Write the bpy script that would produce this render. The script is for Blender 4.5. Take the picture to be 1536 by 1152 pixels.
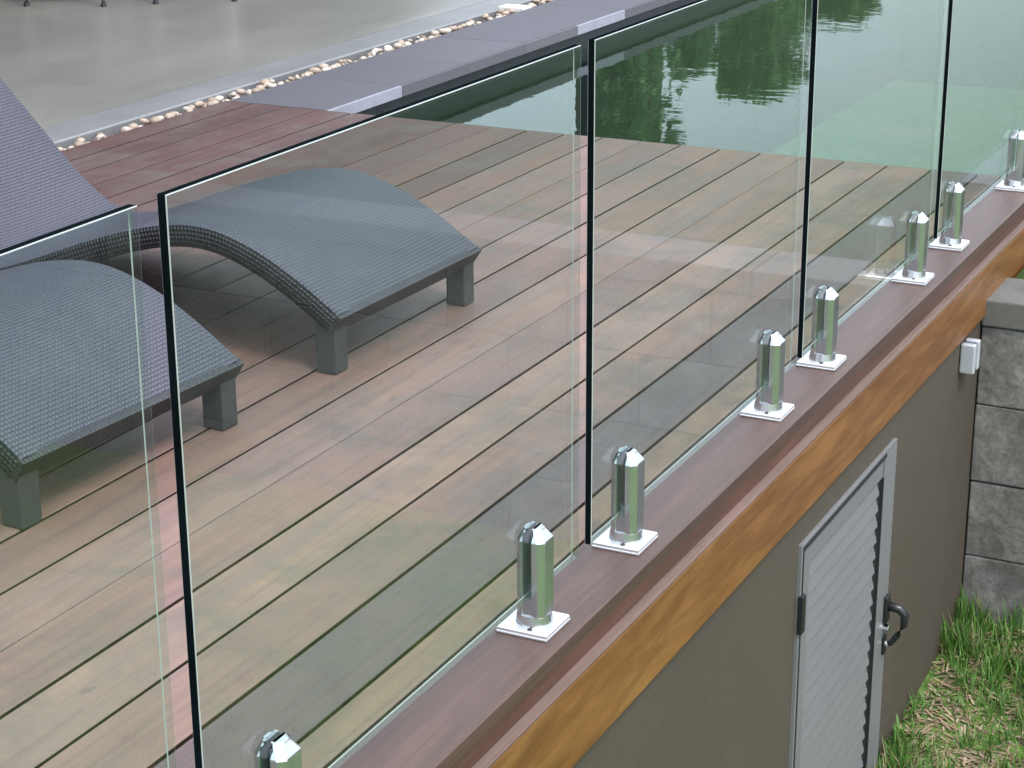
import bpy, bmesh, math, random
from mathutils import Vector, Matrix
random.seed(7)
rad = math.radians
for o in list(bpy.data.objects): bpy.data.objects.remove(o)
sc = bpy.context.scene
col = sc.collection

# ------------------------------------------------------------------ camera
F_PX, PITCH, YAW, ROLL = 2951.2, 0.3344, 0.4655, -0.0065
CAM = Vector((1.3896, 0.0, 1.5573))
_f = Vector((-math.sin(YAW)*math.cos(PITCH), math.cos(YAW)*math.cos(PITCH), -math.sin(PITCH)))
_r0 = Vector((math.cos(YAW), math.sin(YAW), 0)); _u0 = _r0.cross(_f)
_r = _r0*math.cos(ROLL) + _u0*math.sin(ROLL); _u = -_r0*math.sin(ROLL) + _u0*math.cos(ROLL)
cd = bpy.data.cameras.new('camera'); cd.sensor_width = 36; cd.lens = F_PX/1536*36
cd.clip_start = 0.05; cd.clip_end = 2000
cam = bpy.data.objects.new('camera', cd); col.objects.link(cam)
m = Matrix((_r, _u, -_f)).transposed().to_4x4(); m.translation = CAM
cam.matrix_world = m; sc.camera = cam

def ray(px, py): return ((px-768)/F_PX*_r - (py-576)/F_PX*_u + _f)
def on_z(px, py, z):
    v = ray(px, py); return CAM + v*((z-CAM.z)/v.z)
WATER_Z = -0.135
def mirror_y(px, py, Y):
    """where the sight line through a water pixel, mirrored at the water, crosses the plane y = Y"""
    p = on_z(px, py, WATER_Z); v = ray(px, py); v.z = -v.z
    return p + v*((Y-p.y)/v.y)

# ------------------------------------------------------------------ world, sun, exposure
SUN_EL, SUN_AZ = rad(58), rad(118)      # azimuth measured from +Y clockwise to +X
w = bpy.data.worlds.new('World'); sc.world = w; w.use_nodes = True
nt = w.node_tree; nt.nodes.clear()
out = nt.nodes.new('ShaderNodeOutputWorld'); bg = nt.nodes.new('ShaderNodeBackground')
sky = nt.nodes.new('ShaderNodeTexSky'); sky.sky_type = 'NISHITA'; sky.sun_disc = False
sky.sun_elevation = SUN_EL; sky.sun_rotation = SUN_AZ; sky.air_density = 1.0; sky.dust_density = 5.0
tc = nt.nodes.new('ShaderNodeTexCoord'); mp = nt.nodes.new('ShaderNodeMapping'); mp.inputs['Scale'].default_value = (1, 1, 2.4)
nz = nt.nodes.new('ShaderNodeTexNoise'); nz.inputs['Scale'].default_value = 2.2; nz.inputs['Detail'].default_value = 5
rmp = nt.nodes.new('ShaderNodeValToRGB')
rmp.color_ramp.elements[0].position = .3; rmp.color_ramp.elements[0].color = (.74, .84, .97, 1)
rmp.color_ramp.elements[1].position = .7; rmp.color_ramp.elements[1].color = (.93, 1.0, 1.08, 1)
sc_ = nt.nodes.new('ShaderNodeVectorMath'); sc_.operation = 'SCALE'; sc_.inputs['Scale'].default_value = 10.8
mx = nt.nodes.new('ShaderNodeMix'); mx.data_type = 'RGBA'; mx.inputs[0].default_value = .58
L = nt.links.new
L(tc.outputs['Generated'], mp.inputs['Vector']); L(mp.outputs[0], nz.inputs['Vector']); L(nz.outputs['Fac'], rmp.inputs[0])
L(rmp.outputs[0], sc_.inputs[0]); L(sky.outputs[0], mx.inputs[6]); L(sc_.outputs[0], mx.inputs[7])
L(mx.outputs[2], bg.inputs['Color']); bg.inputs['Strength'].default_value = 0.13; L(bg.outputs[0], out.inputs[0])
sd = bpy.data.lights.new('sun', 'SUN'); sd.energy = 1.2; sd.angle = rad(16); sd.color = (1, .97, .92)
so = bpy.data.objects.new('sun', sd); col.objects.link(so)
_s = Vector((math.sin(SUN_AZ)*math.cos(SUN_EL), math.cos(SUN_AZ)*math.cos(SUN_EL), math.sin(SUN_EL)))
so.rotation_euler = _s.to_track_quat('Z', 'Y').to_euler(); so.location = (4, -4, 9)
vs = sc.view_settings; vs.view_transform = 'Standard'; vs.look = 'None'; vs.gamma = 1; vs.exposure = 1.22
vs.use_curve_mapping = False
sc.cycles.max_bounces = 14; sc.cycles.transparent_max_bounces = 24; sc.cycles.glossy_bounces = 5
sc.cycles.diffuse_bounces = 4; sc.cycles.use_denoising = True

# ------------------------------------------------------------------ material helpers
class NT:
    def __init__(s, name):
        s.m = bpy.data.materials.new(name); s.m.use_nodes = True; s.t = s.m.node_tree; s.t.nodes.clear()
        s.out = s.n('OutputMaterial')
    def n(s, kind, **kw):
        nd = s.t.nodes.new('ShaderNode'+kind)
        for k, v in kw.items():
            if k.startswith('i_'): nd.inputs[k[2:].replace('_', ' ')].default_value = v
            else: setattr(nd, k, v)
        return nd
    def l(s, a, b): s.t.links.new(a, b)
    def math(s, op, a, b=None, clamp=False):
        nd = s.n('Math', operation=op, use_clamp=clamp)
        for i, v in enumerate((a, b)):
            if v is None: continue
            if isinstance(v, (int, float)): nd.inputs[i].default_value = v
            else: s.l(v, nd.inputs[i])
        return nd.outputs[0]
    def mix(s, fac, a, b, blend='MIX'):
        nd = s.n('Mix', data_type='RGBA', blend_type=blend)
        for i, v in ((0, fac), (6, a), (7, b)):
            if isinstance(v, (int, float)): nd.inputs[i].default_value = v
            elif isinstance(v, tuple): nd.inputs[i].default_value = (*v, 1)[:4]
            else: s.l(v, nd.inputs[i])
        return nd.outputs[2]
    def ramp(s, fac, stops):
        nd = s.n('ValToRGB'); cr = nd.color_ramp
        while len(cr.elements) < len(stops): cr.elements.new(.5)
        for e, (p, c) in zip(cr.elements, stops):
            e.position = p; e.color = (*c, 1) if isinstance(c, tuple) else (c, c, c, 1)
        s.l(fac, nd.inputs[0]); return nd.outputs[0]
    def noise(s, vec, scale, detail=4, rough=.55, stretch=None, dist=0):
        if stretch:
            mpn = s.n('Mapping'); mpn.inputs['Scale'].default_value = stretch; s.l(vec, mpn.inputs['Vector']); vec = mpn.outputs[0]
        nd = s.n('TexNoise'); nd.inputs['Scale'].default_value = scale; nd.inputs['Detail'].default_value = detail
        nd.inputs['Roughness'].default_value = rough; nd.inputs['Distortion'].default_value = dist
        s.l(vec, nd.inputs['Vector']); return nd.outputs['Fac']
    def bump(s, h, strength=.3, dist=.01):
        nd = s.n('Bump'); nd.inputs['Strength'].default_value = strength; nd.inputs['Distance'].default_value = dist
        s.l(h, nd.inputs['Height']); return nd.outputs[0]
    def pbr(s, color, rough=.6, normal=None, metal=0, spec=.5):
        p = s.n('BsdfPrincipled')
        for k, v in (('Base Color', color), ('Roughness', rough), ('Metallic', metal), ('Specular IOR Level', spec)):
            if isinstance(v, (int, float)): p.inputs[k].default_value = v
            elif isinstance(v, tuple): p.inputs[k].default_value = (*v, 1)
            else: s.l(v, p.inputs[k])
        if normal is not None: s.l(normal, p.inputs['Normal'])
        s.l(p.outputs[0], s.out.inputs['Surface']); return s.m
    def local(s):
        """object coordinates shifted by a random amount per object"""
        t = s.n('TexCoord'); oi = s.n('ObjectInfo'); sh = s.n('VectorMath', operation='SCALE'); sh.inputs['Scale'].default_value = 1
        cmb = s.n('CombineXYZ'); k = s.math('MULTIPLY', oi.outputs['Random'], 73.0)
        for i in range(3): s.l(k, cmb.inputs[i])
        a = s.n('VectorMath', operation='ADD'); s.l(t.outputs['Object'], a.inputs[0]); s.l(cmb.outputs[0], a.inputs[1])
        return a.outputs[0], oi.outputs['Random']
    def world(s): return s.n('NewGeometry').outputs['Position']

M = {}
# weathered hardwood deck boards
def plank_material():
    t = NT('weathered_plank'); v, rnd = t.local(); wp = t.world()
    fine = t.noise(v, 1, 6, .6, stretch=(70, 2.2, 30)); streak = t.noise(v, 1, 4, .55, stretch=(22, .7, 10), dist=.4)
    blotch = t.noise(v, 1, 4, .55, stretch=(6, 1.6, 4), dist=.6)
    hue = t.n('ObjectInfo').outputs['Color']       # each board's own tone
    grey = t.mix(t.ramp(blotch, [(.40, 0.0), (.68, .6)]), hue, t.mix(1.0, hue, (.62, .70, .80), 'MULTIPLY'))
    tan = t.mix(t.ramp(streak, [(.45, 0.0), (.75, .6)]), grey, t.mix(1.0, hue, (1.30, 1.22, 1.0), 'MULTIPLY'))
    dk = t.mix(t.ramp(fine, [(.25, .5), (.52, 0.0)]), tan, t.mix(1.0, hue, (.5, .48, .46), 'MULTIPLY'))
    c = dk
    spots = t.noise(v, 1, 2, .5, stretch=(26, 9, 9)); c = t.mix(t.ramp(spots, [(.68, 0.0), (.78, .5)]), c, (.06, .05, .045))
    smudge = t.noise(wp, 3.2, 5, .65, dist=.8); c = t.mix(t.ramp(smudge, [(.46, 0.0), (.70, .62)]), c, (.085, .075, .068))
    h = t.math('ADD', t.math('MULTIPLY', fine, .7), t.math('MULTIPLY', streak, .3))
    return t.pbr(c, t.ramp(streak, [(.3, .5), (.7, .68)]), t.bump(h, .35, .004), spec=.45)
M['plank'] = plank_material()

M['plank_side'] = None
def timber(name, a, b, c, rough, spec, grain=(4, .5, 4), bump=.15):
    t = NT(name); v, rnd = t.local()
    g = t.noise(v, 3, 6, .6, stretch=(grain[0]*5, grain[1]*1.4, grain[2]*5), dist=.6); big = t.noise(v, 1, 4, .6, stretch=(9, 1.7, 9), dist=1.2)
    fine = t.noise(v, 1, 5, .7, stretch=(160, 5, 160))
    cc = t.mix(t.ramp(big, [(.34, 0.0), (.66, 1.0)]), a, b); cc = t.mix(t.ramp(g, [(.40, 0.0), (.70, .75)]), cc, c)
    cc = t.mix(t.ramp(fine, [(.3, .35), (.55, 0.0)]), cc, tuple(x*.45 for x in a))
    return t.pbr(cc, rough, t.bump(t.math('ADD', g, fine), bump, .002), spec=spec)
M['plank_side'] = timber('gap_shade_timber', (.030, .017, .012), (.040, .022, .016), (.020, .012, .009), .7, .3)  # near-black tone stands in for shade between the boards
M['edge_board'] = timber('oiled_brown_timber', (0.0617, 0.0340, 0.0271), (0.0813, 0.0473, 0.0365), (0.0459, 0.0253, 0.0201), .5, .5, bump=.3)
M['fascia'] = timber('varnished_orange_timber', (.150, .060, .017), (.225, .108, .034), (.092, .036, .012), .4, .45, grain=(2.0, .9, 2.0), bump=.08)

def plain(name, c, rough=.6, metal=0, spec=.5, var=.12, scale=8, bump=.0, bscale=60):
    t = NT(name); v, rnd = t.local(); n = t.noise(v, scale, 5, .6)
    cc = t.mix(t.ramp(n, [(.3, 0.0), (.7, 1.0)]), tuple(x*(1-var) for x in c), tuple(min(1, x*(1+var)) for x in c))
    nrm = t.bump(t.noise(v, bscale, 4, .6), bump, .004) if bump else None
    return t.pbr(cc, rough, nrm, metal, spec)
M['joist'] = plain('dark_joist', (.03, .024, .02), .8)
M['steel'] = plain('polished_steel', (.48, .50, .52), .18, .9, var=.06, scale=30)
M['steel_plate'] = plain('bright_steel_plate', (.66, .66, .67), .3, .8, var=.04, scale=30)
M['gasket'] = plain('grey_rubber', (.045, .055, .068), .5)
M['screw'] = plain('dark_screw', (.05, .045, .04), .45, .6)
M['black_plastic'] = plain('black_plastic', (.012, .013, .015), .32)
M['clamp'] = plain('satin_clamp_metal', (0.465, 0.488, 0.540), .35, .35)

def glass():
    t = NT('green_tinted_glass'); lw = t.n('LayerWeight'); lw.inputs['Blend'].default_value = .5
    p = t.math('POWER', lw.outputs['Facing'], 5.0); fac = t.math('ADD', t.math('MULTIPLY', p, .96), .042, True)
    tr = t.n('BsdfTransparent'); tr.inputs[0].default_value = (.892, .952, .928, 1)
    gl = t.n('BsdfGlossy'); gl.inputs['Roughness'].default_value = 0.0; gl.inputs['Color'].default_value = (1, 1, 1, 1)
    mxs = t.n('MixShader'); t.l(fac, mxs.inputs[0]); t.l(tr.outputs[0], mxs.inputs[1]); t.l(gl.outputs[0], mxs.inputs[2])
    t.l(mxs.outputs[0], t.out.inputs['Surface']); return t.m
M['glass'] = glass()
M['glass_edge'] = plain('dark_glass_edge', (.0035, .006, .007), .6, spec=.0, var=.3)
M['glass_arris'] = plain('ground_glass_arris', (.28, .31, .30), .4, var=.1)

def water():
    t = NT('pool_water_surface'); wp = t.world()
    n1 = t.noise(wp, 1, 3, .5, stretch=(2.2, 3.4, 1), dist=.5); n2 = t.noise(wp, 1, 2, .5, stretch=(7, 13, 1), dist=.3)
    patch = t.ramp(t.noise(wp, .55, 2, .5), [(.4, .2), (.6, 1.0)])
    h = t.math('ADD', n1, t.math('MULTIPLY', t.math('MULTIPLY', n2, .6), patch)); nrm = t.bump(h, 1.0, .0011)
    lw = t.n('LayerWeight'); lw.inputs['Blend'].default_value = .5; t.l(nrm, lw.inputs['Normal'])
    fac = t.math('ADD', t.math('MULTIPLY', t.math('POWER', lw.outputs['Facing'], 5.0), .97), .025, True)
    tr = t.n('BsdfTransparent'); tr.inputs[0].default_value = (.55, .78, .77, 1)
    gl = t.n('BsdfGlossy'); gl.inputs['Roughness'].default_value = .0; t.l(nrm, gl.inputs['Normal'])
    mxs = t.n('MixShader'); t.l(fac, mxs.inputs[0]); t.l(tr.outputs[0], mxs.inputs[1]); t.l(gl.outputs[0], mxs.inputs[2])
    t.l(mxs.outputs[0], t.out.inputs['Surface']); return t.m
M['water'] = water()
M['pool_wall'] = plain('dark_pool_tile', (.012, .015, .018), .45, var=.5, scale=14, spec=.25)
M['pool_floor'] = plain('green_pool_floor', (.23, .38, .34), .5, var=.2, scale=1.6)
M['coping_glare'] = plain('coping_glare_stone', (.23, .235, .29), .5, var=.12)  # glare on the wet coping, put into a paler colour
M['white_stone'] = plain('white_stone', (.62, .62, .60), .6)
M['bearer'] = timber('red_brown_timber', (.075, .034, .025), (.10, .047, .033), (.05, .024, .018), .5, .4)
M['worn_ledge'] = timber('worn_pinkish_timber', (.13, .088, .075), (.165, .112, .095), (.10, .066, .056), .6, .35)

def concrete(name, a, b, rough, spec, scale=1.1, bump=.05):
    t = NT(name); wp = t.world(); n = t.noise(wp, scale, 6, .6, dist=.5); f = t.noise(wp, 38, 4, .6); s2 = t.noise(wp, 1, 4, .6, stretch=(2.5, .6, 1), dist=1)
    c = t.mix(t.ramp(n, [(.32, 0.0), (.68, 1.0)]), a, b); c = t.mix(t.ramp(s2, [(.45, 0.0), (.75, .35)]), c, tuple(x*.72 for x in a))
    c = t.mix(t.ramp(f, [(.35, .18), (.6, 0.0)]), c, tuple(x*.6 for x in a))
    return t.pbr(c, rough, t.bump(f, bump, .003), spec=spec)
M['concrete'] = concrete('polished_concrete', (.135, .134, .125), (.172, .170, .159), .36, .5, bump=.012)
M['kerb'] = concrete('smooth_grey_kerb', (0.1443, 0.1501, 0.1558), (0.1788, 0.1829, 0.1911), .4, .5, 3)
M['render'] = concrete('taupe_render', (0.0617, 0.0530, 0.0396), (0.0725, 0.0605, 0.0473), .8, .25, 1.5, .25)
M['cap'] = concrete('grey_cap_stone', (0.1007, 0.1007, 0.0937), (0.1275, 0.1275, 0.1205), .7, .3, 4, .2)

def block_mat():
    t = NT('weathered_concrete_block'); v, rnd = t.local()
    n = t.noise(v, 9, 6, .65, dist=.6); n2 = t.noise(v, 3, 4, .6); f = t.noise(v, 60, 5, .7)
    c = t.mix(t.ramp(n, [(.35, 0.0), (.65, 1.0)]), (0.1017, 0.0984, 0.0910), (0.2378, 0.2321, 0.2206)); c = t.mix(t.ramp(n2, [(.5, 0.0), (.72, .75)]), c, (0.0664, 0.0648, 0.0599))
    c = t.mix(t.ramp(f, [(.3, .5), (.55, 0.0)]), c, (0.0402, 0.0394, 0.0369))
    return t.pbr(c, .9, t.bump(t.math('ADD', n, f), .3, .008), spec=.2)
M['block'] = block_mat()
M['mortar'] = plain('dark_mortar', (.10, .098, .09), .9, bump=.5)

def paving_mat():
    t = NT('purple_grey_paving'); v, rnd = t.local(); n = t.noise(v, 5, 5, .6); f = t.noise(v, 80, 3, .6)
    c = t.ramp(rnd, [(0, (0.0714, 0.0689, 0.0845)), (.5, (0.0780, 0.0756, 0.0909)), (.8, (0.0865, 0.0848, 0.0998)), (1, (0.1166, 0.1160, 0.1330))])
    c = t.mix(t.ramp(n, [(.3, .3), (.6, 0.0)]), c, (0.0648, 0.0610, 0.0697)); return t.pbr(c, .55, t.bump(f, .15, .003), spec=.4)
M['paving'] = paving_mat()
def pebble_mat():
    t = NT('river_pebble'); v, rnd = t.local(); n = t.noise(v, 30, 3, .6)
    c = t.ramp(rnd, [(0, (0.462, 0.406, 0.350)), (.25, (0.294, 0.217, 0.161)), (.45, (0.532, 0.504, 0.462)), (.62, (0.385, 0.308, 0.245)), (.8, (0.210, 0.154, 0.119)), (1, (0.504, 0.448, 0.392))])
    c = t.mix(t.ramp(n, [(.35, .3), (.65, 0.0)]), c, (0.140, 0.112, 0.091)); return t.pbr(c, .6)
M['pebble'] = pebble_mat()
M['channel'] = plain('dark_channel_soil', (.05, .04, .033), .9)

def wicker(name, base, dark):
    t = NT(name); uv = t.n('UVMap').outputs[0]; sp = t.n('SeparateXYZ'); t.l(uv, sp.inputs[0])
    U = t.math('MULTIPLY', sp.outputs[0], 1/.0108); V = t.math('MULTIPLY', sp.outputs[1], 1/.0108)
    fu = t.math('FRACT', U); fv = t.math('FRACT', V)
    par = t.math('ABSOLUTE', t.math('SUBTRACT', t.math('MODULO', t.math('ADD', t.math('FLOOR', U), t.math('FLOOR', V)), 2.0), 0.0))
    su = t.math('SINE', t.math('MULTIPLY', fu, math.pi)); sv = t.math('SINE', t.math('MULTIPLY', fv, math.pi))
    # over/under weave: in even cells the strand runs along u and is on top, in odd cells along v
    ha = t.math('MULTIPLY', t.math('POWER', su, .55), t.math('ADD', t.math('MULTIPLY', sv, .55), .45))
    hb = t.math('MULTIPLY', t.math('POWER', sv, .55), t.math('ADD', t.math('MULTIPLY', su, .55), .45))
    h = t.math('ADD', t.math('MULTIPLY', par, ha), t.math('MULTIPLY', t.math('SUBTRACT', 1.0, par), hb))
    v, rnd = t.local(); n = t.noise(v, 3, 4, .6); f = t.noise(v, 90, 2, .5)
    c = t.mix(t.ramp(n, [(.3, 0.0), (.7, 1.0)]), base, tuple(x*1.22 for x in base)); c = t.mix(t.ramp(f, [(.4, .3), (.6, 0.0)]), c, tuple(x*.6 for x in base))
    c = t.mix(t.ramp(h, [(.25, .95), (.62, 0.0)]), c, dark)
    return t.pbr(c, .42, t.bump(h, .9, .004), spec=.5)
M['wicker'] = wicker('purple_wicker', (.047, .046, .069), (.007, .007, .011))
M['wicker_shaded'] = wicker('shaded_wicker', (0.0098, 0.0089, 0.0142), (0.0021, 0.0021, 0.0034))  # same wicker as the seat, side shade put into its colour
M['leg'] = plain('grey_lounger_leg', (0.0291, 0.0291, 0.0328), .5)
M['door'] = plain('light_grey_door_metal', (0.1428, 0.1471, 0.1539), .42, .0, var=.04, scale=5)
M['seal_shadow'] = plain('black_seal_and_shadow', (.012, .012, .014), .6)

def ground_mat(name='lawn_ground', q=1.0):
    t = NT(name); wp = t.world(); n = t.noise(wp, 1.4, 5, .6); f = t.noise(wp, 26, 5, .7)
    c = t.mix(t.ramp(f, [(.35, 0.0), (.65, 1.0)]), (0.0340*q, 0.0750*q, 0.0170*q), (0.0900*q, 0.1540*q, 0.0340*q)); c = t.mix(t.ramp(n, [(.56, 0.0), (.70, .7)]), c, (0.1500*q, 0.1240*q, 0.0830*q))
    return t.pbr(c, .9, t.bump(f, .8, .03), spec=.2)
M['lawn'] = ground_mat(q=1.35)
M['far_lawn'] = ground_mat('raised_lawn_ground', .42)
def leafy(name, stops, trans=.25):
    t = NT(name); g = t.n('NewGeometry'); c = t.ramp(g.outputs['Random Per Island'], stops)
    p = t.n('BsdfPrincipled'); t.l(c, p.inputs['Base Color']); p.inputs['Roughness'].default_value = .5; p.inputs['Specular IOR Level'].default_value = .35
    tr = t.n('BsdfTranslucent'); t.l(c, tr.inputs[0]); mxs = t.n('MixShader'); mxs.inputs[0].default_value = trans
    t.l(p.outputs[0], mxs.inputs[1]); t.l(tr.outputs[0], mxs.inputs[2]); t.l(mxs.outputs[0], t.out.inputs['Surface']); return t.m
M['grass'] = leafy('grass_blades', [(0, (0.0393, 0.1080, 0.0161)), (.5, (0.0723, 0.1814, 0.0291)), (.86, (0.1116, 0.2426, 0.0428)), (.93, (0.1973, 0.2023, 0.0857)), (1, (0.2625, 0.2225, 0.1293))])
M['straw'] = leafy('dry_straw', [(0, (0.173, 0.125, 0.078)), (.4, (0.286, 0.216, 0.138)), (.7, (0.380, 0.311, 0.224)), (1, (0.103, 0.073, 0.048))], .1)
M['leaf'] = leafy('dense_green_leaves', [(0, (0.0480, 0.1229, 0.0437)), (.5, (0.0902, 0.1958, 0.0707)), (1, (0.1459, 0.2784, 0.0894))])
M['leaf_pale'] = leafy('pale_green_leaves', [(0, (0.0914, 0.1934, 0.0857)), (.5, (0.1530, 0.2829, 0.1285)), (1, (0.2167, 0.3702, 0.1714))])
M['bark'] = plain('bark', (0.112, 0.084, 0.063), .9, bump=.8, var=.35, scale=20)
M['house_wall'] = plain('house_wall_paint', (0.269, 0.256, 0.230), .8, var=.06)
M['roof'] = plain('roof_sheet', (.10, .10, .11), .6)
M['window'] = plain('dark_window_pane', (.012, .014, .016), .06, spec=.6)
M['alu'] = plain('dark_window_frame', (.05, .05, .055), .4, .4)
M['chrome'] = plain('chrome_leg', (.8, .8, .82), .1, 1.0, var=.03)
M['black_seat'] = plain('black_chair_seat', (.02, .02, .022), .5)

# ------------------------------------------------------------------ mesh helpers
class MB:
    def __init__(s): s.v = []; s.f = []; s.mi = []; s.uv = {}
    def box(s, x0, x1, y0, y1, z0, z1, mi=0):
        b = len(s.v); s.v += [(x, y, z) for z in (z0, z1) for y in (y0, y1) for x in (x0, x1)]
        for q in ((0, 2, 3, 1), (4, 5, 7, 6), (0, 1, 5, 4), (2, 6, 7, 3), (0, 4, 6, 2), (1, 3, 7, 5)): s.f.append(tuple(b+i for i in q)); s.mi.append(mi)
        return s
    def loops(s, loops, caps=True, mi=0):
        b = len(s.v); n = len(loops[0])
        for lp in loops: s.v += [tuple(p) for p in lp]
        for k in range(len(loops)-1):
            for i in range(n):
                j = (i+1) % n; s.f.append((b+k*n+i, b+k*n+j, b+(k+1)*n+j, b+(k+1)*n+i)); s.mi.append(mi)
        if caps:
            s.f.append(tuple(b+i for i in range(n-1, -1, -1))); s.mi.append(mi)
            s.f.append(tuple(b+(len(loops)-1)*n+i for i in range(n))); s.mi.append(mi)
        return s
    def cyl(s, x, y, z0, z1, r0, r1=None, n=20, mi=0):
        r1 = r0 if r1 is None else r1
        c = lambda z, r: [(x+r*math.cos(2*math.pi*i/n), y+r*math.sin(2*math.pi*i/n), z) for i in range(n)]
        return s.loops([c(z0, r0), c(z1, r1)], True, mi)
    def tube(s, pts, r, n=8, mi=0):
        pts = [Vector(p) for p in pts]; rs = r if isinstance(r, (list, tuple)) else [r]*len(pts); lps = []
        for i, p in enumerate(pts):
            d = (pts[min(i+1, len(pts)-1)]-pts[max(i-1, 0)]).normalized(); a = Vector((0, 0, 1)) if abs(d.z) < .9 else Vector((1, 0, 0))
            u = d.cross(a).normalized(); q = u.cross(d)
            lps.append([p+u*rs[i]*math.cos(2*math.pi*k/n)+q*rs[i]*math.sin(2*math.pi*k/n) for k in range(n)])
        return s.loops(lps, True, mi)
    def mesh(s, name, mats, bevel=0, seg=2, smooth=False):
        me = bpy.data.meshes.new(name); me.from_pydata(s.v, [], s.f)
        for x in (mats if isinstance(mats, (list, tuple)) else [mats]): me.materials.append(M[x])
        me.polygons.foreach_set('material_index', s.mi)
        if smooth: me.polygons.foreach_set('use_smooth', [True]*len(s.f))
        bm = bmesh.new(); bm.from_mesh(me); bmesh.ops.recalc_face_normals(bm, faces=bm.faces)
        if bevel:
            bmesh.ops.bevel(bm, geom=bm.edges[:], offset=bevel, segments=seg, affect='EDGES', profile=.6)
        bm.to_mesh(me); bm.free(); me.update(); return me
    def build(s, name, mats, parent=None, bevel=0, seg=2, smooth=False, loc=None):
        return link(name, s.mesh(name, mats, bevel, seg, smooth), parent, loc)
def link(name, me, parent=None, loc=None, rz=None):
    o = bpy.data.objects.new(name, me); col.objects.link(o)
    if parent: o.parent = parent
    if loc is not None: o.location = loc
    if rz is not None: o.rotation_euler.z = rz
    return o
def empty(name, loc=(0, 0, 0), rz=0):
    o = bpy.data.objects.new(name, None); col.objects.link(o); o.location = loc; o.rotation_euler.z = rz; o.empty_display_size = .1; return o
def tag(o, label=None, cat=None, group=None, kind=None):
    for k, v in (('label', label), ('category', cat), ('group', group), ('kind', kind)):
        if v: o[k] = v
    return o
def copy_tree(o, parent=None):
    c = o.copy(); col.objects.link(c); c.parent = parent
    for ch in list(o.children): copy_tree(ch, c)
    return c
def struct(o, label, cat): return tag(o, label, cat, kind='structure')

# ------------------------------------------------------------------ key dimensions (metres)
DECK_Y0, DECK_Y1 = -1.6, 6.688
DECK_X0 = -3.29
RAIL_X = .0754; LEDGE_X = .0954; RAIL_T = .069; FASCIA_H = .171
WALL_X = .080
LOW_Z = -1.35
PYW = DECK_Y1

# ------------------------------------------------------------------ ground and terrain
def terrain():
    b = MB(); R_ = 400.0
    # lower lawn: a sheet that reaches the horizon; gently rising to the block wall
    xs = [-R_, -60, -14, .085, .6, 1.2, 2, 3.5, 6, 12, 30, 90, R_]; ys = [-R_, -80, -20, -6, 0, 2.5, 3.6, 4.4, 5.0, 5.4, 5.95, 9, 20, 60, R_]
    idx = {}
    for j, y in enumerate(ys):
        for i, x in enumerate(xs):
            z = LOW_Z-.02
            if x >= 0: z += .11*min(1, max(0, (y-4.85)/.95))+.012*math.sin(x*5+y*3)
            idx[i, j] = len(b.v); b.v.append((x, y, z))
    for j in range(len(ys)-1):
        for i in range(len(xs)-1):
            b.f.append((idx[i, j], idx[i+1, j], idx[i+1, j+1], idx[i, j+1])); b.mi.append(0)
    return b.build('lawn', 'lawn', smooth=True)
struct(terrain(), 'low lawn of patchy green grass at the foot of the taupe wall', 'lawn')
g = MB()
g.box(.11, .235, 6.06, PYW-.021, LOW_Z-.3, -.20); g.box(.235, 60, 6.06, 70, LOW_Z-.3, -.201); g.box(-60, .235, 15.36, 70, LOW_Z-.3, -.10)
struct(g.build('raised_garden', 'far_lawn'), 'raised lawn held up by the block wall beyond the pool', 'garden')

# ------------------------------------------------------------------ deck
d = MB(); 
for k in range(15): y = DECK_Y0+.1+k*.585; d.box(DECK_X0+.02, RAIL_X-.06, y, y+.05, -.17, -.032)
d.box(DECK_X0+.02, RAIL_X-.06, DECK_Y0, DECK_Y1-.03, -.30, -.172)
deck = d.build('deck', 'joist'); struct(deck, 'weathered hardwood pool deck of long parallel boards', 'deck')
gaps = [-.0765, -.1567, -.3207, -.4789, -.636, -.7933, -.9495]
while gaps[-1] > DECK_X0+.1: gaps.append(gaps[-1]-.1577)
gaps[-1] = DECK_X0-.004
Ly = DECK_Y1-DECK_Y0
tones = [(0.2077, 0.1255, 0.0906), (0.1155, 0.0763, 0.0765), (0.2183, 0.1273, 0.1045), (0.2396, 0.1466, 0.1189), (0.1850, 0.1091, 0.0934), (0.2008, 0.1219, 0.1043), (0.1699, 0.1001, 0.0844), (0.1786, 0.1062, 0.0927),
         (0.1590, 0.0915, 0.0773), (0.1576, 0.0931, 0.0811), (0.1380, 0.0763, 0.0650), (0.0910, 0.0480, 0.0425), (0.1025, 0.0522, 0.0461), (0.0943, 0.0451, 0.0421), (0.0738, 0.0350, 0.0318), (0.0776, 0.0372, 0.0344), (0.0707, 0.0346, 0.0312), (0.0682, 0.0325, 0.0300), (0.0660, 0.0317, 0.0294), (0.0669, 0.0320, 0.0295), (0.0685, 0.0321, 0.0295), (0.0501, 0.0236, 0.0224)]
def plank_mesh(wd, nm='plank', mat='plank', th=.03, ln=Ly, seg=14):
    b = MB(); c = .0012; x = wd/2
    prof = [(-x, -th), (x, -th), (x, -c), (x-c, 0), (-x+c, 0), (-x, -c)]
    b.loops([[(px+.001*math.sin(k*1.9), -ln/2+ln*k/seg, pz) for px, pz in prof] for k in range(seg+1)])
    for q in range(seg):
        for e in (0, 1, 5): b.mi[q*6+e] = 1      # sides and underside coloured dark to deepen the shade in the gaps
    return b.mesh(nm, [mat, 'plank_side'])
meshes = {}
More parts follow.
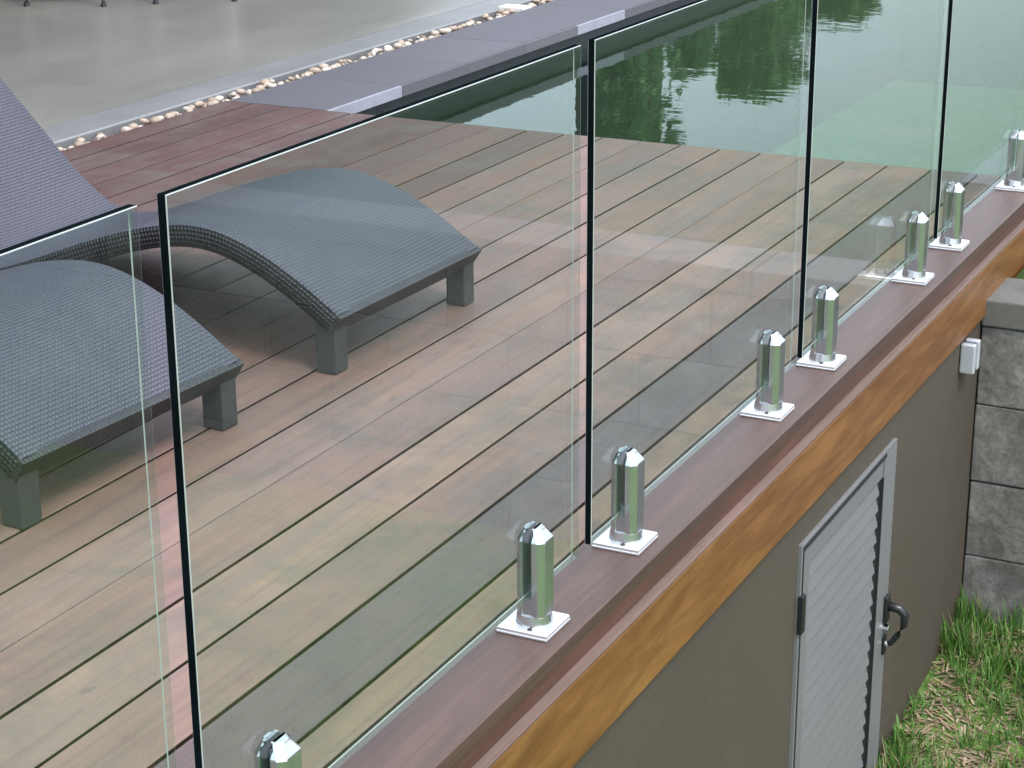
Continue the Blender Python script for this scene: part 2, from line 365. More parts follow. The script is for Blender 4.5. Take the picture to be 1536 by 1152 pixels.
for k in range(len(gaps)-1):
    hw = lambda q: .0012 if q in (5, 9, 13, 15) else .0042
    a, c = gaps[k+1]+hw(k+1), gaps[k]-hw(k)
    key = round(c-a, 4)
    if key not in meshes: meshes[key] = plank_mesh(c-a)
    o = link('plank', meshes[key], deck, ((a+c)/2, (DECK_Y0+DECK_Y1)/2, random.uniform(-.0012, .0)))
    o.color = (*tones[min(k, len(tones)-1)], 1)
wd = RAIL_X+.0765-.001
b = MB(); prof = [(-wd/2, -.03), (wd/2, -.03), (wd/2, -.004), (wd/2-.004, 0), (-wd/2+.003, 0), (-wd/2, -.003)]
b.loops([[(px, -Ly/2+Ly*k/6, pz) for px, pz in prof] for k in range(7)])
eb = b.build('edge_board', 'edge_board', deck, loc=((RAIL_X-.0765+.001)/2, (DECK_Y0+DECK_Y1)/2, 0)); eb['label'] = 'wide oiled brown board carrying the glass fence'
MB().box(-.022, .022, -Ly/2, Ly/2, -RAIL_T+.002, -.0305).build('edge_bearer', 'bearer', deck, bevel=.002, loc=(RAIL_X-.0235, (DECK_Y0+DECK_Y1)/2+.0005, 0))
MB().box(-.0262, .0262, -Ly/2, Ly/2, -.006, 0).build('ledge_strip', 'worn_ledge', deck, bevel=.0015, loc=(LEDGE_X-.0265, (DECK_Y0+DECK_Y1)/2+.0008, -RAIL_T+.0005))
b = MB(); b.box(-.0265, .0265, -Ly/2, Ly/2, -FASCIA_H+.003, 0)
fb = b.build('fascia_board', 'fascia', deck, bevel=.004, loc=(LEDGE_X-.0265, (DECK_Y0+DECK_Y1)/2+.001, -RAIL_T-.0058)); fb['label'] = 'orange varnished fascia board along the deck edge'

# ------------------------------------------------------------------ rendered wall with louvred access door
wall = empty('rendered_wall', (WALL_X, 2, LOW_Z)); tag(wall, 'taupe rendered wall under the deck edge with a louvred grey door', 'wall')
DY0, DY1, DZ1, DZ0 = 4.107, 4.905, -.330, LOW_Z-.06
b = MB()
for (y0, y1, z0, z1) in ((DECK_Y0, DY0, LOW_Z-.2, -.242), (DY1, DECK_Y1-.02, LOW_Z-.2, -.242), (DY0, DY1, DZ1, -.242)):
    b.box(-.18, 0, y0, y1, z0, z1)
b.box(-.18, -.05, DY0, DY1, LOW_Z-.2, DZ1)
o = b.build('wall_face', 'render', wall); o.location = (0, -2, -LOW_Z)
door = MB().box(-.028, -.012, DY0+.012, DY1-.004, DZ0, DZ1-.012).build('door', 'seal_shadow', wall); door.location = (0, -2, -LOW_Z); door['label'] = 'light grey louvred access door'
SY1 = 4.775
fr = MB(); fr.box(-.012, .010, SY1+.02, DY1, DZ0, DZ1-.02); fr.box(-.012, .010, SY1+.03, DY1, DZ1-.0195, DZ1); fr.box(-.012, .010, DY0, DY0+.009, DZ0, DZ1); fr.box(-.012, .0095, DY0+.009, SY1+.03, DZ1-.009, DZ1)
fr.build('door_frame', 'door', door, bevel=.002)
st = MB(); st.box(-.012, .006, DY0+.016, DY0+.075, DZ0, DZ1-.02); st.box(-.012, .0056, DY0+.075, SY1+.019, DZ1-.075, DZ1-.02)
st.build('door_leaf_frame', 'door', door, bevel=.002)
n_sl = 21; z = DZ1-.077
slm = MB(); y0, y1 = DY0+.077, SY1+.002
slm.loops([[(-.011, y, -.0450), (.001, y, -.0450), (.0034, y, -.0425), (-.0036, y, -.001), (-.011, y, -.003)] for y in (y0, y1)])
slm = slm.mesh('slat', 'door')
while z > DZ0: link('slat', slm, door, (0, 0, z)); z -= .0455
sl = MB(); sl.box(-.012, .0112, DY0+.0092, DY0+.0158, DZ0, DZ1-.0092); sl.box(-.012, .0112, DY0+.0158, SY1+.03, DZ1-.0195, DZ1-.0092); sl.box(-.0115, .0006, SY1-.002, SY1+.016, DZ0, DZ1-.075); sl.box(-.0115, .0096, SY1+.016, SY1+.0195, DZ0, DZ1-.075); sl.build('door_seal_and_shadow', 'seal_shadow', door)  # last two boxes are black strips painting the shadow at the slat ends
hg = MB(); hg.box(.006, .019, DY0-.004, DY0+.022, -.56, -.46); hg.build('hinge', 'black_plastic', door, bevel=.003)
hh = MB(); hh.box(.009, .022, 4.862, 4.896, -.865, -.785); hh.box(.009, .018, 4.868, 4.892, -.965, -.905)
hd = hh.build('handle_plate', 'black_plastic', door, bevel=.005)
hb = MB(); hb.tube([(.015, 4.88, -.815), (.05, 4.885, -.822), (.066, 4.887, -.84), (.064, 4.886, -.87), (.05, 4.882, -.90), (.034, 4.878, -.925), (.026, 4.876, -.93)], [.013, .013, .012, .010, .009, .008, .007], 10)
hb.build('handle', 'black_plastic', door, smooth=True)
lk = MB(); lk.tube([(.010, 4.88, -.883), (.026, 4.88, -.883)], .011, 12); lk.tube([(.015, 4.88, -.932), (.028, 4.88, -.932)], .008, 12); lk.build('lock_cylinder', 'chrome', door, smooth=False)

# small two-plate glass clamp on the wall below the fascia
cl = empty('glass_clamp', (WALL_X, 5.60, -.31)); tag(cl, 'small pale metal glass clamp fixed to the taupe wall beside the block wall', 'clamp')
MB().box(.002, .046, -.014, .010, -.046, .046).build('clamp_plate', 'clamp', cl, bevel=.006, seg=3)
MB().box(.002, .046, .036, .060, -.046, .046).build('clamp_plate', 'clamp', cl, bevel=.006, seg=3)
MB().box(.0, .038, .010, .036, -.040, .040).build('rubber_pad', 'gasket', cl, bevel=.002)

# ------------------------------------------------------------------ block wall
bw = empty('block_wall', (1.5, 5.95, LOW_Z)); tag(bw, 'weathered grey concrete block wall with flat cap stones', 'wall')
MB().box(.083-1.5, 3.5, -.075, .10, -.2, 1.07).build('mortar_core', 'mortar', bw)
def block_mesh(ln, h):
    b = MB(); b.box(-ln/2, ln/2, -.11, -.06, 0, h); return b.mesh('block', 'block', bevel=.005, seg=2)
bm1 = block_mesh(.49, .2545)
z = 1.35-.277-.256; row = 0
while z > -.3:
    for k in range(12):
        x = -1.417+.244*(row % 2 == 0)+k*.496
        if row % 2 == 0 and k == 0:
            if 'half' not in meshes: meshes['half'] = block_mesh(.24, .252)
            link('block', meshes['half'], bw, (-1.415+.12, random.uniform(-.003, .003), z))
        link('block', bm1, bw, (x+.246, random.uniform(-.003, .003), z))
    z -= .258; row += 1
cpm = MB().box(-.296, .296, -.125, .155, 0, .085).mesh('cap_stone', 'cap', bevel=.006)
for k in range(11): link('cap_stone', cpm, bw, (-1.417+.298+k*.6, 0, 1.35-.276+.001))

# ------------------------------------------------------------------ glass fence
PH = 1.008; ZB = .067; PW = 1.176; TH = .0142
def panel_mesh():
    b = MB(); c = .0013; x = TH/2; y0, y1, z0, z1 = 0, PW, ZB, PH
    def rect(xx, i): return [(xx, y0+i, z0+i), (xx, y1-i, z0+i), (xx, y1-i, z1-i), (xx, y0+i, z1-i)]
    lps = [rect(-x, c), rect(-x+c, 0), rect(x-c, 0), rect(x, c)]
    n0 = len(b.v)
    for lp in lps: b.v += lp
    for k, mi in ((0, 2), (1, 1), (2, 2)):
        for i in range(4): j = (i+1) % 4; b.f.append((k*4+i, k*4+j, (k+1)*4+j, (k+1)*4+i)); b.mi.append(0 if (mi == 1 and i in (0, 1)) else mi)
    b.f.append((3, 2, 1, 0)); b.mi.append(0); b.f.append((12, 13, 14, 15)); b.mi.append(0)
    return b.mesh('glass_screen', ['glass', 'glass_edge', 'glass_arris'])
pm = panel_mesh()
panel_y = [5.522, 4.300, 3.078, 1.8447, .614]
ords = ['first', 'second', 'third', 'fourth', 'fifth', 'sixth', 'seventh', 'eighth', 'ninth', 'tenth']
for i, y in enumerate(panel_y):
    o = link('glass_screen', pm, None, (0, y, 0)); tag(o, f'clear green-tinted glass fence panel, {ords[i]} from the pool end of the deck', 'glass screen', 'glass panels of the deck fence')
def spigot_proto():
    r = empty('glass_spigot')
    MB().box(-.05, .05, -.05, .05, 0.0005, .006).build('base_plate', 'steel_plate', r, bevel=.002)
    p = MB(); p.loops([[(sx*q, sy*q, zz) for sx, sy in ((-1, -1), (1, -1), (1, 1), (-1, 1))] for q, zz in ((.0485, .006), (.0485, .0105), (.046, .0135))]); p.build('cover_plate', 'steel_plate', r)
    MB().cyl(.002, 0, .0135, .032, .034, .031, 28).build('collar', 'steel', r, bevel=0)
    def half(sgn, tx):
        a = sgn*.0084; e = sgn*(.0084+tx); ch = min(.011, tx*.6)*sgn; yy = .0275; cy = .009
        def lp(z, ix, iy): return [(a, -yy+iy, z), (e-ch-sgn*ix, -yy+iy, z), (e-sgn*ix, -yy+cy+iy, z), (e-sgn*ix, yy-cy-iy, z), (e-ch-sgn*ix, yy-iy, z), (a, yy-iy, z)]
        q = MB(); q.loops([lp(.030, 0, 0), lp(.174, 0, 0), lp(.190, .010*tx/.022, .009), lp(.195, .012*tx/.022, .012)]); q.build('clamp_half', 'steel', r, bevel=.0012, seg=1)
    half(1, .023); half(-1, .015)
    MB().box(-.0084, .0084, -.0262, .0262, .030, .066).build('slot_block', 'steel', r)
    g = MB(); g.box(-.0083, -.0074, -.026, .026, .068, .188); g.box(.0074, .0083, -.026, .026, .068, .188); g.build('gasket', 'gasket', r)
    for yy, xx in ((-.040, .012), (.040, -.012)): MB().cyl(xx, yy, .0135, .0155, .0045, .004, 12).build('screw', 'screw', r)
    return r
sp0 = spigot_proto(); k = 0
ys = []
for y in panel_y: ys += [y+PW-.175, y+.177]
for i, y in enumerate(ys):
    o = sp0 if i == 0 else copy_tree(sp0); o.location = (0, y, 0)
    tag(o, f'polished steel glass spigot on brown edge board, {ords[i]} from the pool end', 'spigot', 'spigots holding the deck glass')
o = copy_tree(sp0); o.location = (.275, 5.94, -.191); o.rotation_euler.z = rad(90); del o['group']
tag(o, 'polished steel spigot standing on the cap stone of the block wall', 'spigot')

# ------------------------------------------------------------------ pool, coping, pebbles, patio
PX0, PX1, PY0, PY1 = -2.82, .13, DECK_Y1, 15.1
b = MB(); zf = -1.5
b.box(PX0-.25, PX0, PY0, PY1, zf-.1, -.053, 0); b.box(PX1, PX1+.1, PY0, PY1, zf-.1, -.032, 0); b.box(PX0-.25, PX1+.1, PY1, PY1+.25, zf-.1, -.032, 0)
b.box(PX0, .1, PY0-.02, PY0-.001, zf-.1, -.034, 0); b.box(.1, PX1+.1, PY0-.02, PY0-.001, zf-.1, -.03, 0); b.box(PX0-.25, PX1+.1, PY0-.02, PY1+.25, zf-.2, zf-.101, 0); b.box(PX0, PX1, PY0, PY1, zf-.1, zf, 1)
struct(b.build('pool_basin', ['pool_wall', 'pool_floor']), 'dark tiled pool basin beside the deck end', 'pool')
b = MB(); nx, ny = 2, 2; b.v = [(PX0+.0005, PY0, WATER_Z), (PX1-.0005, PY0, WATER_Z), (PX1-.0005, PY1-.0005, WATER_Z), (PX0+.0005, PY1-.0005, WATER_Z)]; b.f = [(0, 1, 2, 3)]; b.mi = [0]
struct(b.build('water', 'water'), 'calm green pool water mirroring trees and bright sky', 'water')

pv = MB().box(DECK_X0+.02, PX0-.02, PY0+.004, PY1+1, -.16, -.051).build('paving', 'mortar'); struct(pv, 'narrow purple-grey paving along the pool edge', 'paving')
tm = MB().box(-.235, .235, -.2995, .2995, -.05, 0).mesh('paving_tile', 'paving', bevel=.002)
for k in range(15):
    y = PY0+.006+.3+k*.6005
    o = link('paving_tile', tm, pv, (-3.042, y, .001+random.uniform(-.0006, .0006)))
stm = MB().box(0, .014, -.299, .299, -.05, -.002).mesh('coping_face', 'paving', bevel=.0015); stp = MB().box(0, .014, -.299, .299, -.05, -.002).mesh('coping_face', 'coping_glare', bevel=.0015)
for k in range(15): link('coping_face', stp if k in (0, 4, 9) else stm, pv, (-2.8068, PY0+.006+.3+k*.6005, 0))
# pebble channel
CH0, CH1 = -3.41, -3.292
ch = MB().box(CH0, CH1, DECK_Y0, PY1+1, -.2, -.045).build('pebble_channel', 'channel'); struct(ch, 'narrow drain channel filled with river pebbles beside the deck', 'channel')
def pebble_mesh(i):
    bm = bmesh.new(); bmesh.ops.create_icosphere(bm, subdivisions=2, radius=1); rr = random.Random(i)
    ax = (1.0, rr.uniform(.65, .95), rr.uniform(.45, .65)); ph = [rr.uniform(0, 6) for _ in range(3)]
    for v in bm.verts:
        k = 1+.10*math.sin(v.co.x*2.3+ph[0])+.08*math.sin(v.co.y*2.9+ph[1]); v.co = Vector((v.co.x*ax[0], v.co.y*ax[1], v.co.z*ax[2]))*k
    for f in bm.faces: f.smooth = True
    me = bpy.data.meshes.new('pebble'); bm.to_mesh(me); bm.free(); me.materials.append(M['pebble']); return me
pbm = [pebble_mesh(i) for i in range(6)]
cnt = 0; yy = 5.2
while cnt < 296 and yy < 11.2:
    r = random.uniform(.013, .027); lay = random.random()
    o = link('pebble', random.choice(pbm), ch, (random.uniform(CH0+.024, CH1-.020), yy, -.045+r*.5+(.026 if lay > .5 else 0.006)))
    o.scale = (r, r, r); o.rotation_euler = (random.uniform(-.4, .4), random.uniform(-.4, .4), random.uniform(0, 6.28)); cnt += 1; yy += .0202
b = MB()      # the rest of the channel, out of sight of the photograph, as one mass of pebbles
src = [([tuple(v.co) for v in me.vertices], [tuple(p.vertices) for p in me.polygons]) for me in pbm]
for y_a, y_b in ((DECK_Y0+.05, 5.2), (11.2, PY1+.9)):
    yy = y_a
    while yy < y_b:
        vs_, fs_ = random.choice(src); r = random.uniform(.02, .034); off = Vector((random.uniform(CH0+.024, CH1-.020), yy, -.045+r*.5+random.uniform(0, .028))); a = random.uniform(0, 6.28); n0 = len(b.v)
        for x, y, z in vs_: b.v.append((off.x+r*(x*math.cos(a)-y*math.sin(a)), off.y+r*(x*math.sin(a)+y*math.cos(a)), off.z+r*z))
        b.f += [tuple(n0+i for i in f) for f in fs_]; b.mi += [0]*len(fs_); yy += .021
o = b.build('pebble_bed', 'pebble', ch, smooth=True); o['kind'] = 'stuff'
p_ = on_z(782, 10, .01)
ws = MB().box(-.075, .075, -.055, .055, -.03, .012).build('stone_slab', 'white_stone', None, bevel=.004, loc=(-3.35, p_.y, .0)); tag(ws, 'small white stone slab lying on the pebble channel beside the paving', 'stone slab')
# kerb and polished concrete patio
b = MB(); b.loops([[(CH0-.001, y, -.2), (CH0-.001, y, -.006), (CH0-.008, y, .0), (-3.60, y, .004), (-3.60, y, -.2)] for y in (DECK_Y0, PY1+1)]); 
struct(b.build('kerb', 'kerb'), 'smooth pale grey concrete kerb between pebbles and patio', 'kerb')
b = MB(); b.loops([[(-3.601, y, -.3), (-3.601, y, .005), (-3.66, y, .010), (-3.74, y, .012), (-14, y, .012), (-14, y, -.3)] for y in (DECK_Y0-3, PY1+6)])
struct(b.build('patio', 'concrete'), 'polished grey concrete patio floor reflecting the house', 'patio')
FLOOR_Z = .012

# ------------------------------------------------------------------ sun loungers
LPTS = [(0, .157), (.11, .228), (.22, .285), (.33, .322), (.43, .332), (.54, .318), (.65, .289), (.78, .245), (.92, .192), (1.05, .146), (1.15, .126), (1.24, .139), (1.335, .196), (1.425, .274), (1.505, .352), (1.6, .443), (1.73, .567), (1.86, .69)]
def catmull(P, n=5):
    r = []
    for i in range(len(P)-1):
        p0, p1, p2, p3 = P[max(i-1, 0)], P[i], P[i+1], P[min(i+2, len(P)-1)]
        for k in range(n):
            t = k/n; r.append(tuple(.5*(2*p1[j]+(p2[j]-p0[j])*t+(2*p0[j]-5*p1[j]+4*p2[j]-p3[j])*t*t+(3*p1[j]-p0[j]-3*p2[j]+p3[j])*t**3) for j in (0, 1)))
    return r+[P[-1]]
def lounger():
    root = empty('sun_lounger')
    C = catmull(LPTS); n = len(C); nor = []; arc = [0]
    for i in range(n):
        a, c = C[max(i-1, 0)], C[min(i+1, n-1)]; dx, dz = c[0]-a[0], c[1]-a[1]; l = math.hypot(dx, dz); nor.append((-dz/l, dx/l))
        if i: arc.append(arc[-1]+math.hypot(C[i][0]-C[i-1][0], C[i][1]-C[i-1][1]))
    Wd = .712
    def sheet(name, mat, y_prof, uvf):
        # y_prof: list of (y, depth below the top surface); swept along the curve
        me = bpy.data.meshes.new(name); v = []; f = []; uv = []; m_ = len(y_prof)
        for i in range(n):
            for (y, dd) in y_prof: v.append((-(C[i][0]-nor[i][0]*dd), y, C[i][1]-nor[i][1]*dd))
        pa = [0]
        for q in range(1, m_): pa.append(pa[-1]+math.hypot(y_prof[q][0]-y_prof[q-1][0], y_prof[q][1]-y_prof[q-1][1]))
        for i in range(n-1):
            for q in range(m_-1): f.append((i*m_+q, i*m_+q+1, (i+1)*m_+q+1, (i+1)*m_+q)); uv += [(arc[i], pa[q]), (arc[i], pa[q+1]), (arc[i+1], pa[q+1]), (arc[i+1], pa[q])]
        me.from_pydata(v, [], f); me.materials.append(M[mat]); me.polygons.foreach_set('use_smooth', [True]*len(f))
        ul = me.uv_layers.new(name='UVMap'); ul.data.foreach_set('uv', [c for p in uv for c in p]); me.update(); return link(name, me, root)
    h = Wd/2
    sheet('woven_seat', 'wicker', [(-h+.004, .003)]+[(-h+.012+(Wd-.024)*k/10, .012*0+0.0+.010*math.sin(math.pi*k/10)) for k in range(11)]+[(h-.004, .003)], None)
    T = .058
    # closed wicker-wrapped frame: sides and underside, then both ends
    sheet('frame', 'wicker_shaded', [(-h+.004, .003), (-h, .008), (-h, T-.004), (-h+.004, T), (h-.004, T), (h, T-.004), (h, .008), (h-.004, .003)], None)
    for e in (0, n-1):
        s_ = -1 if e == 0 else 1; tx, tz = nor[e][1], -nor[e][0]
        me = bpy.data.meshes.new('end_rail'); v = []; uv = []
        for y in (-h, h):
            for dd in (.002, T-.001):
                for k in (-.012, .006): v.append((-(C[e][0]-nor[e][0]*dd+tx*s_*-k*1.0), y*(.999), C[e][1]-nor[e][1]*dd+tz*s_*-k))
        f = [(0, 1, 3, 2), (4, 6, 7, 5), (0, 4, 5, 1), (2, 3, 7, 6), (0, 2, 6, 4), (1, 5, 7, 3)]
        me.from_pydata(v, [], f); bm = bmesh.new(); bm.from_mesh(me); bmesh.ops.recalc_face_normals(bm, faces=bm.faces); bm.to_mesh(me); bm.free()
        ul = me.uv_layers.new(name='UVMap')
        for lp in me.loops: c = me.vertices[lp.vertex_index].co; ul.data[lp.index].uv = (c.y, c.z+c.x)
        me.materials.append(M['wicker_shaded']); link('end_rail', me, root)
    legm = {}
    for x, hh in ((.042, .125), (1.42, .225)):
        for y in (-h+.034, h-.034):
            key = x
            if key not in legm: legm[key] = MB().box(-.028, .028, -.028, .028, 0, hh).mesh('leg', 'leg', bevel=.003)
            link('leg', legm[key], root, (-x, y, .001))
    MB().box(-1.435, -1.405, -h+.065, h-.065, .12, .155).build('cross_bar', 'leg', root, bevel=.003)
    return root
lo = lounger(); lo.location = (-1.017, 4.226, 0); lo.rotation_euler.z = rad(-1.3)
tag(lo, 'purple woven wave-shaped sun lounger on the side nearer the pool', 'sun lounger', 'sun loungers on the deck')
l2 = copy_tree(lo); l2.location = (-1.068, 3.136, 0); l2.rotation_euler.z = rad(-3.3)
tag(l2, 'purple woven wave-shaped sun lounger on the side farther from the pool', 'sun lounger', 'sun loungers on the deck')

# ------------------------------------------------------------------ chairs on the patio
def chair(loc, rz, label):
    r = empty('dining_chair', loc, rz)
    for x in (-.2, .2):
        for y in (-.2, .2):
            lg = MB().tube([(x*1.06, y*1.06, .012), (x, y, .45 if y < 0 else .46)], .011, 12).build('leg', 'chrome', r, smooth=True)
            MB().cyl(x*1.062, y*1.062, 0, .02, .018, .015, 14).build('foot_cap', 'black_plastic', lg)
    MB().box(-.22, .22, -.23, .22, .455, .49).build('seat', 'black_seat', r, bevel=.014, seg=3)
    bk = MB(); bk.loops([[(-.22+.0*k, .205+.10*k/4+.0, .53+.38*k/4), (.22, .205+.10*k/4, .53+.38*k/4), (.22, .23+.10*k/4, .53+.38*k/4), (-.22, .23+.10*k/4, .53+.38*k/4)] for k in range(5)]); bk.build('backrest', 'black_seat', r, bevel=.006)
    for x in (-.19, .19): MB().tube([(x, .2, .46), (x, .232, .56)], .011, 10).build('back_post', 'chrome', r, smooth=True)
    return tag(r, label, 'chair', 'chairs on the patio')
def foot_chair(px, py, corner, rz, label):
    p = on_z(px, py, FLOOR_Z); cx, cy = corner[0]*.2124, corner[1]*.2124
    off = Vector((cx*math.cos(rz)-cy*math.sin(rz), cx*math.sin(rz)+cy*math.cos(rz), 0)); chair((p.x-off.x, p.y-off.y, FLOOR_Z), rz, label)
foot_chair(156, 10, (1, -1), rad(22), 'black seated dining chair on thin chrome legs, farther from the pool')
foot_chair(234, 6, (-1, -1), rad(38), 'black seated dining chair on thin chrome legs, nearer the pool')

# ------------------------------------------------------------------ house behind the patio
hs = empty('house', (-8.2, 8, 0)); tag(hs, 'low pale house with dark sliding doors behind the patio', 'house')
b = MB(); b.box(-4.5, 0, -11, -10.7, .02, 2.7); b.box(-4.5, 0, 6.7, 7, .02, 2.7); b.box(-.2, 0, -10.7, -8.4, .02, 2.7); b.box(-.2, 0, 5.6, 6.7, .02, 2.7); b.box(-.2, 0, -8.4, 5.6, 2.35, 2.7); b.box(-4.5, -4.3, -10.7, 6.7, .02, 2.7)
b.build('wall', 'house_wall', hs)
b = MB(); b.loops([[(-5, y, 2.72), (3.0, y, 2.62), (3.0, y, 2.76), (-2.2, y, 3.3), (-5, y, 2.9)] for y in (-11.6, 7.6)]); b.build('roof', 'roof', hs)
for y in (-11, -6.6, -2.2, 2.2, 7): MB().box(2.7, 2.82, y-.06, y+.06, .012, 2.64).build('post', 'alu', hs, bevel=.004)
for k in range(7):
    y = -8.4+2*k; wn = MB(); wn.box(-.14, -.06, y, y+.06, .03, 2.35); wn.box(-.14, -.06, y+1.94, y+2.0, .03, 2.35); wn.box(-.139, -.061, y+.06, y+1.94, 2.28, 2.35); wn.box(-.139, -.061, y+.06, y+1.94, .03, .10)
    f = wn.build('sliding_door', 'alu', hs); MB().box(-.11, -.10, y+.06, y+1.94, .10, 2.28).build('pane', 'window', f)

# ------------------------------------------------------------------ trees and hedges beyond the pool (seen mirrored in the water)
def leaf_cloud(b, pt, size, rng):
    n = Vector((rng.gauss(0, 1), rng.gauss(0, 1), rng.gauss(0, .8))).normalized(); a = n.orthogonal().normalized(); c = n.cross(a)
    th = rng.uniform(0, 6.28); a, c = a*math.cos(th)+c*math.sin(th), c*math.cos(th)-a*math.sin(th); s = size*rng.uniform(.6, 1.3); k = len(b.v)
    for (u, v) in ((-1, 0), (0, -.5), (1, 0), (0, .5)): b.v.append(tuple(pt+a*u*s+c*v*s))
    b.f.append((k, k+1, k+2, k+3)); b.mi.append(0)
def columnar(x, y, h, r, label, mat='leaf', n=5200, zg=-.10, group='tall columnar trees beyond the pool'):
    rng = random.Random(int(x*100+y*7)); t = empty('columnar_tree', (x, y, zg)); tag(t, label, 'tree', group)
    MB().tube([(0, 0, -.1), (.02, .01, h*.4), (0, 0, h*.9)], [r*.16, r*.12, r*.03], 8).build('trunk', 'bark', t, smooth=True)
    b = MB()
    for i in range(n):
        z = rng.uniform(.12, 1); q = min(1, (1-z)*3.2+.12)*min(1, .75+z); a = rng.uniform(0, 6.28); rr = r*q*(rng.random()**.3)*(1+.08*math.sin(a*5+z*17))
        leaf_cloud(b, Vector((rr*math.cos(a), rr*math.sin(a), z*h+rng.gauss(0, .06))), .085, rng)
    b.build('crown', mat, t)
def hedge(x0, x1, y, h, dep, label, n, mat='leaf', zg=-.10):
    rng = random.Random(int(x0*50+h*9)); t = empty('hedge', ((x0+x1)/2, y, zg)); tag(t, label, 'hedge'); w2 = (x1-x0)/2; b = MB()
    for i in range(n):
        f = rng.random(); X = rng.uniform(-w2, w2); Z = rng.uniform(.05, h); Y = -dep/2+abs(rng.gauss(0, .07))
        if f < .25: Z = h-abs(rng.gauss(0, .07)); Y = rng.uniform(-dep/2, dep/2)
        elif f < .4: X = rng.choice((-1, 1))*(w2-abs(rng.gauss(0, .07))); Y = rng.uniform(-dep/2, dep/2)
        leaf_cloud(b, Vector((X, Y, Z)), .075, rng)
    b.build('foliage', mat, t)
    st_ = MB()
    for k in range(max(2, int(w2*3))): st_.tube([(-w2+.2+k*(2*w2-.4)/max(1, int(w2*3)-1), 0, -.05), (-w2+.25+k*(2*w2-.4)/max(1, int(w2*3)-1), .03, h*.8)], [.04, .02], 6)
    st_.build('stems', 'bark', t); MB().box(-w2+.18, w2-.18, -dep/2+.18, dep/2-.18, .1, h-.2).build('inner_growth', 'leaf', t)
TY = 18.0
def px_x(px, py=150, Y=TY): return mirror_y(px, py, Y).x
def px_h(px, py, Y=TY): return mirror_y(px, py, Y).z+.10
# tall clipped blocks
hedge(px_x(300), px_x(684, 150, TY+.6), TY, px_h(600, 260), 1.2, 'tall clipped dark hedge block at the patio end beyond the pool', 7000)
hedge(px_x(882, 150, TY-.6), px_x(1028, 150, TY+.6), TY, px_h(950, 250), 1.2, 'tall narrow clipped green hedge block beyond the middle of the pool', 5000, 'leaf_pale')
hedge(px_x(684), px_x(882, 150, TY+1.6), TY+1.6, px_h(780, 82, TY+1.6), 1.0, 'low clipped hedge between the two tall hedge blocks', 4000)
hedge(px_x(1026, 150, TY+1.5), px_x(1078, 150, TY+1.5), TY+1.5, px_h(1050, 98, TY+1.5), 1.0, 'narrow low hedge between clipped blocks beyond the pool', 1800, 'leaf_pale')
hedge(px_x(1076, 150, TY-.6), px_x(1214, 150, TY+.6), TY, px_h(1140, 128), 1.2, 'medium clipped green hedge block beyond the pool', 4500, 'leaf_pale')
hedge(px_x(1222, 30, TY+2), px_x(1300, 30, TY+2), TY+2, px_h(1260, 22, TY+2), 1.0, 'small low hedge at the lawn end beyond the pool', 2200)
columnar(px_x(1155, 150, TY+3.2), TY+3.2, 2.3, .32, 'slim columnar tree behind the medium hedge block', 'leaf_pale', 2500, group=None)
columnar(px_x(560, 150, TY+3.5), TY+3.5, 5.4, .8, 'tall dark columnar tree behind the dark hedge block', n=4000, group=None)

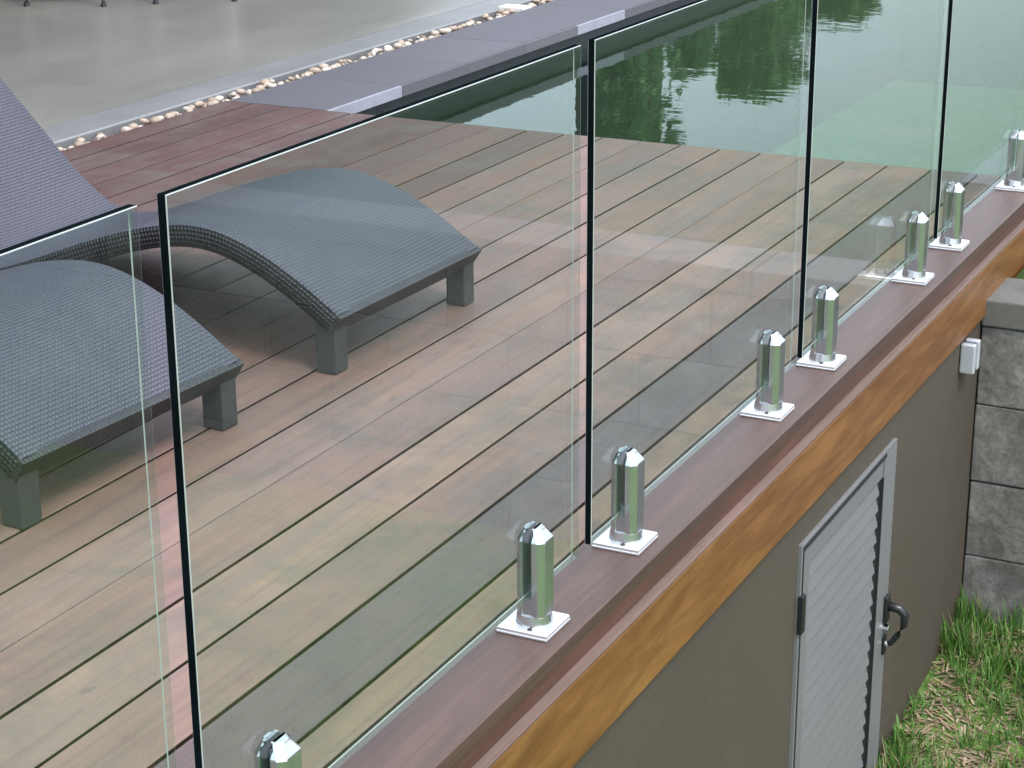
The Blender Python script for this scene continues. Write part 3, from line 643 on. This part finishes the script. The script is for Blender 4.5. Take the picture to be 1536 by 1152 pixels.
# ------------------------------------------------------------------ grass and straw on the low lawn
def ground_z(x, y): return LOW_Z-.02+.11*min(1, max(0, (y-4.85)/.95))+.012*math.sin(x*5+y*3)
rng = random.Random(11); b = MB()
def blade(x, y, h, lean, a, wd_):
    z = ground_z(x, y)-.01; k = len(b.v); px, py = -math.sin(a)*wd_, math.cos(a)*wd_; dx, dy = math.cos(a)*lean, math.sin(a)*lean
    b.v += [(x-px, y-py, z), (x+px, y+py, z), (x+dx*.35+px*.8, y+dy*.35+py*.8, z+h*.55), (x+dx*.35-px*.8, y+dy*.35-py*.8, z+h*.55), (x+dx, y+dy, z+h)]
    b.f += [(k, k+1, k+2, k+3), (k+3, k+2, k+4)]; b.mi += [0, 0]
def density(x, y):
    v = .5+.5*math.sin(x*7.1+1.3*math.sin(y*4.7)+.6)*math.sin(y*6.3+1.7*math.sin(x*3.9)+.9)
    bare = math.exp(-(((x-.31)/.16)**2+((y-5.04)/.19)**2)); near = math.exp(-(((x-.16)/.07)**2+((y-5.28)/.14)**2))
    return max(0, (.12+.88*v*v)*(1-.95*bare)*(1-.85*near))
tuft = 0
while tuft < 3600:
    if tuft < 2400: x, y = rng.uniform(.09, .85), rng.uniform(4.3, 5.83)
    else: x, y = rng.uniform(.1, 3.2), rng.uniform(2.2, 5.83)
    tuft += 1
    if rng.random() > density(x, y): continue
    hh = rng.uniform(.05, .115)*(1.25 if y > 5.45 else 1)
    for q in range(rng.randint(8, 15)):
        a = rng.uniform(0, 6.28); blade(x+rng.gauss(0, .016), y+rng.gauss(0, .016), hh*rng.uniform(.6, 1.25), rng.uniform(.015, .075), a, rng.uniform(.0016, .0032))
o = b.build('grass', 'grass'); tag(o, 'tufts of fresh green grass growing at the wall foot', 'grass', kind='stuff')
b = MB()
for i in range(5200):
    x, y = rng.uniform(.09, .95), rng.uniform(4.3, 5.8)
    if i < 2600: x, y = .33+rng.gauss(0, .13), 5.05+rng.gauss(0, .2)
    if x < .09 or y > 5.82: continue
    z = ground_z(x, y)+rng.uniform(.0, .016); a = rng.uniform(0, 6.28); l = rng.uniform(.008, .035); wd_ = rng.uniform(.0012, .004); k = len(b.v); dz = rng.uniform(-.005, .008)
    ux, uy = math.cos(a)*l, math.sin(a)*l; px, py = -math.sin(a)*wd_, math.cos(a)*wd_
    b.v += [(x-ux-px, y-uy-py, z), (x-ux+px, y-uy+py, z), (x+ux+px, y+uy+py, z+dz), (x+ux-px, y+uy-py, z+dz)]; b.f.append((k, k+1, k+2, k+3)); b.mi.append(0)
o = b.build('straw', 'straw'); tag(o, 'dry straw and bark bits on the bare patch of lawn', 'straw', kind='stuff')
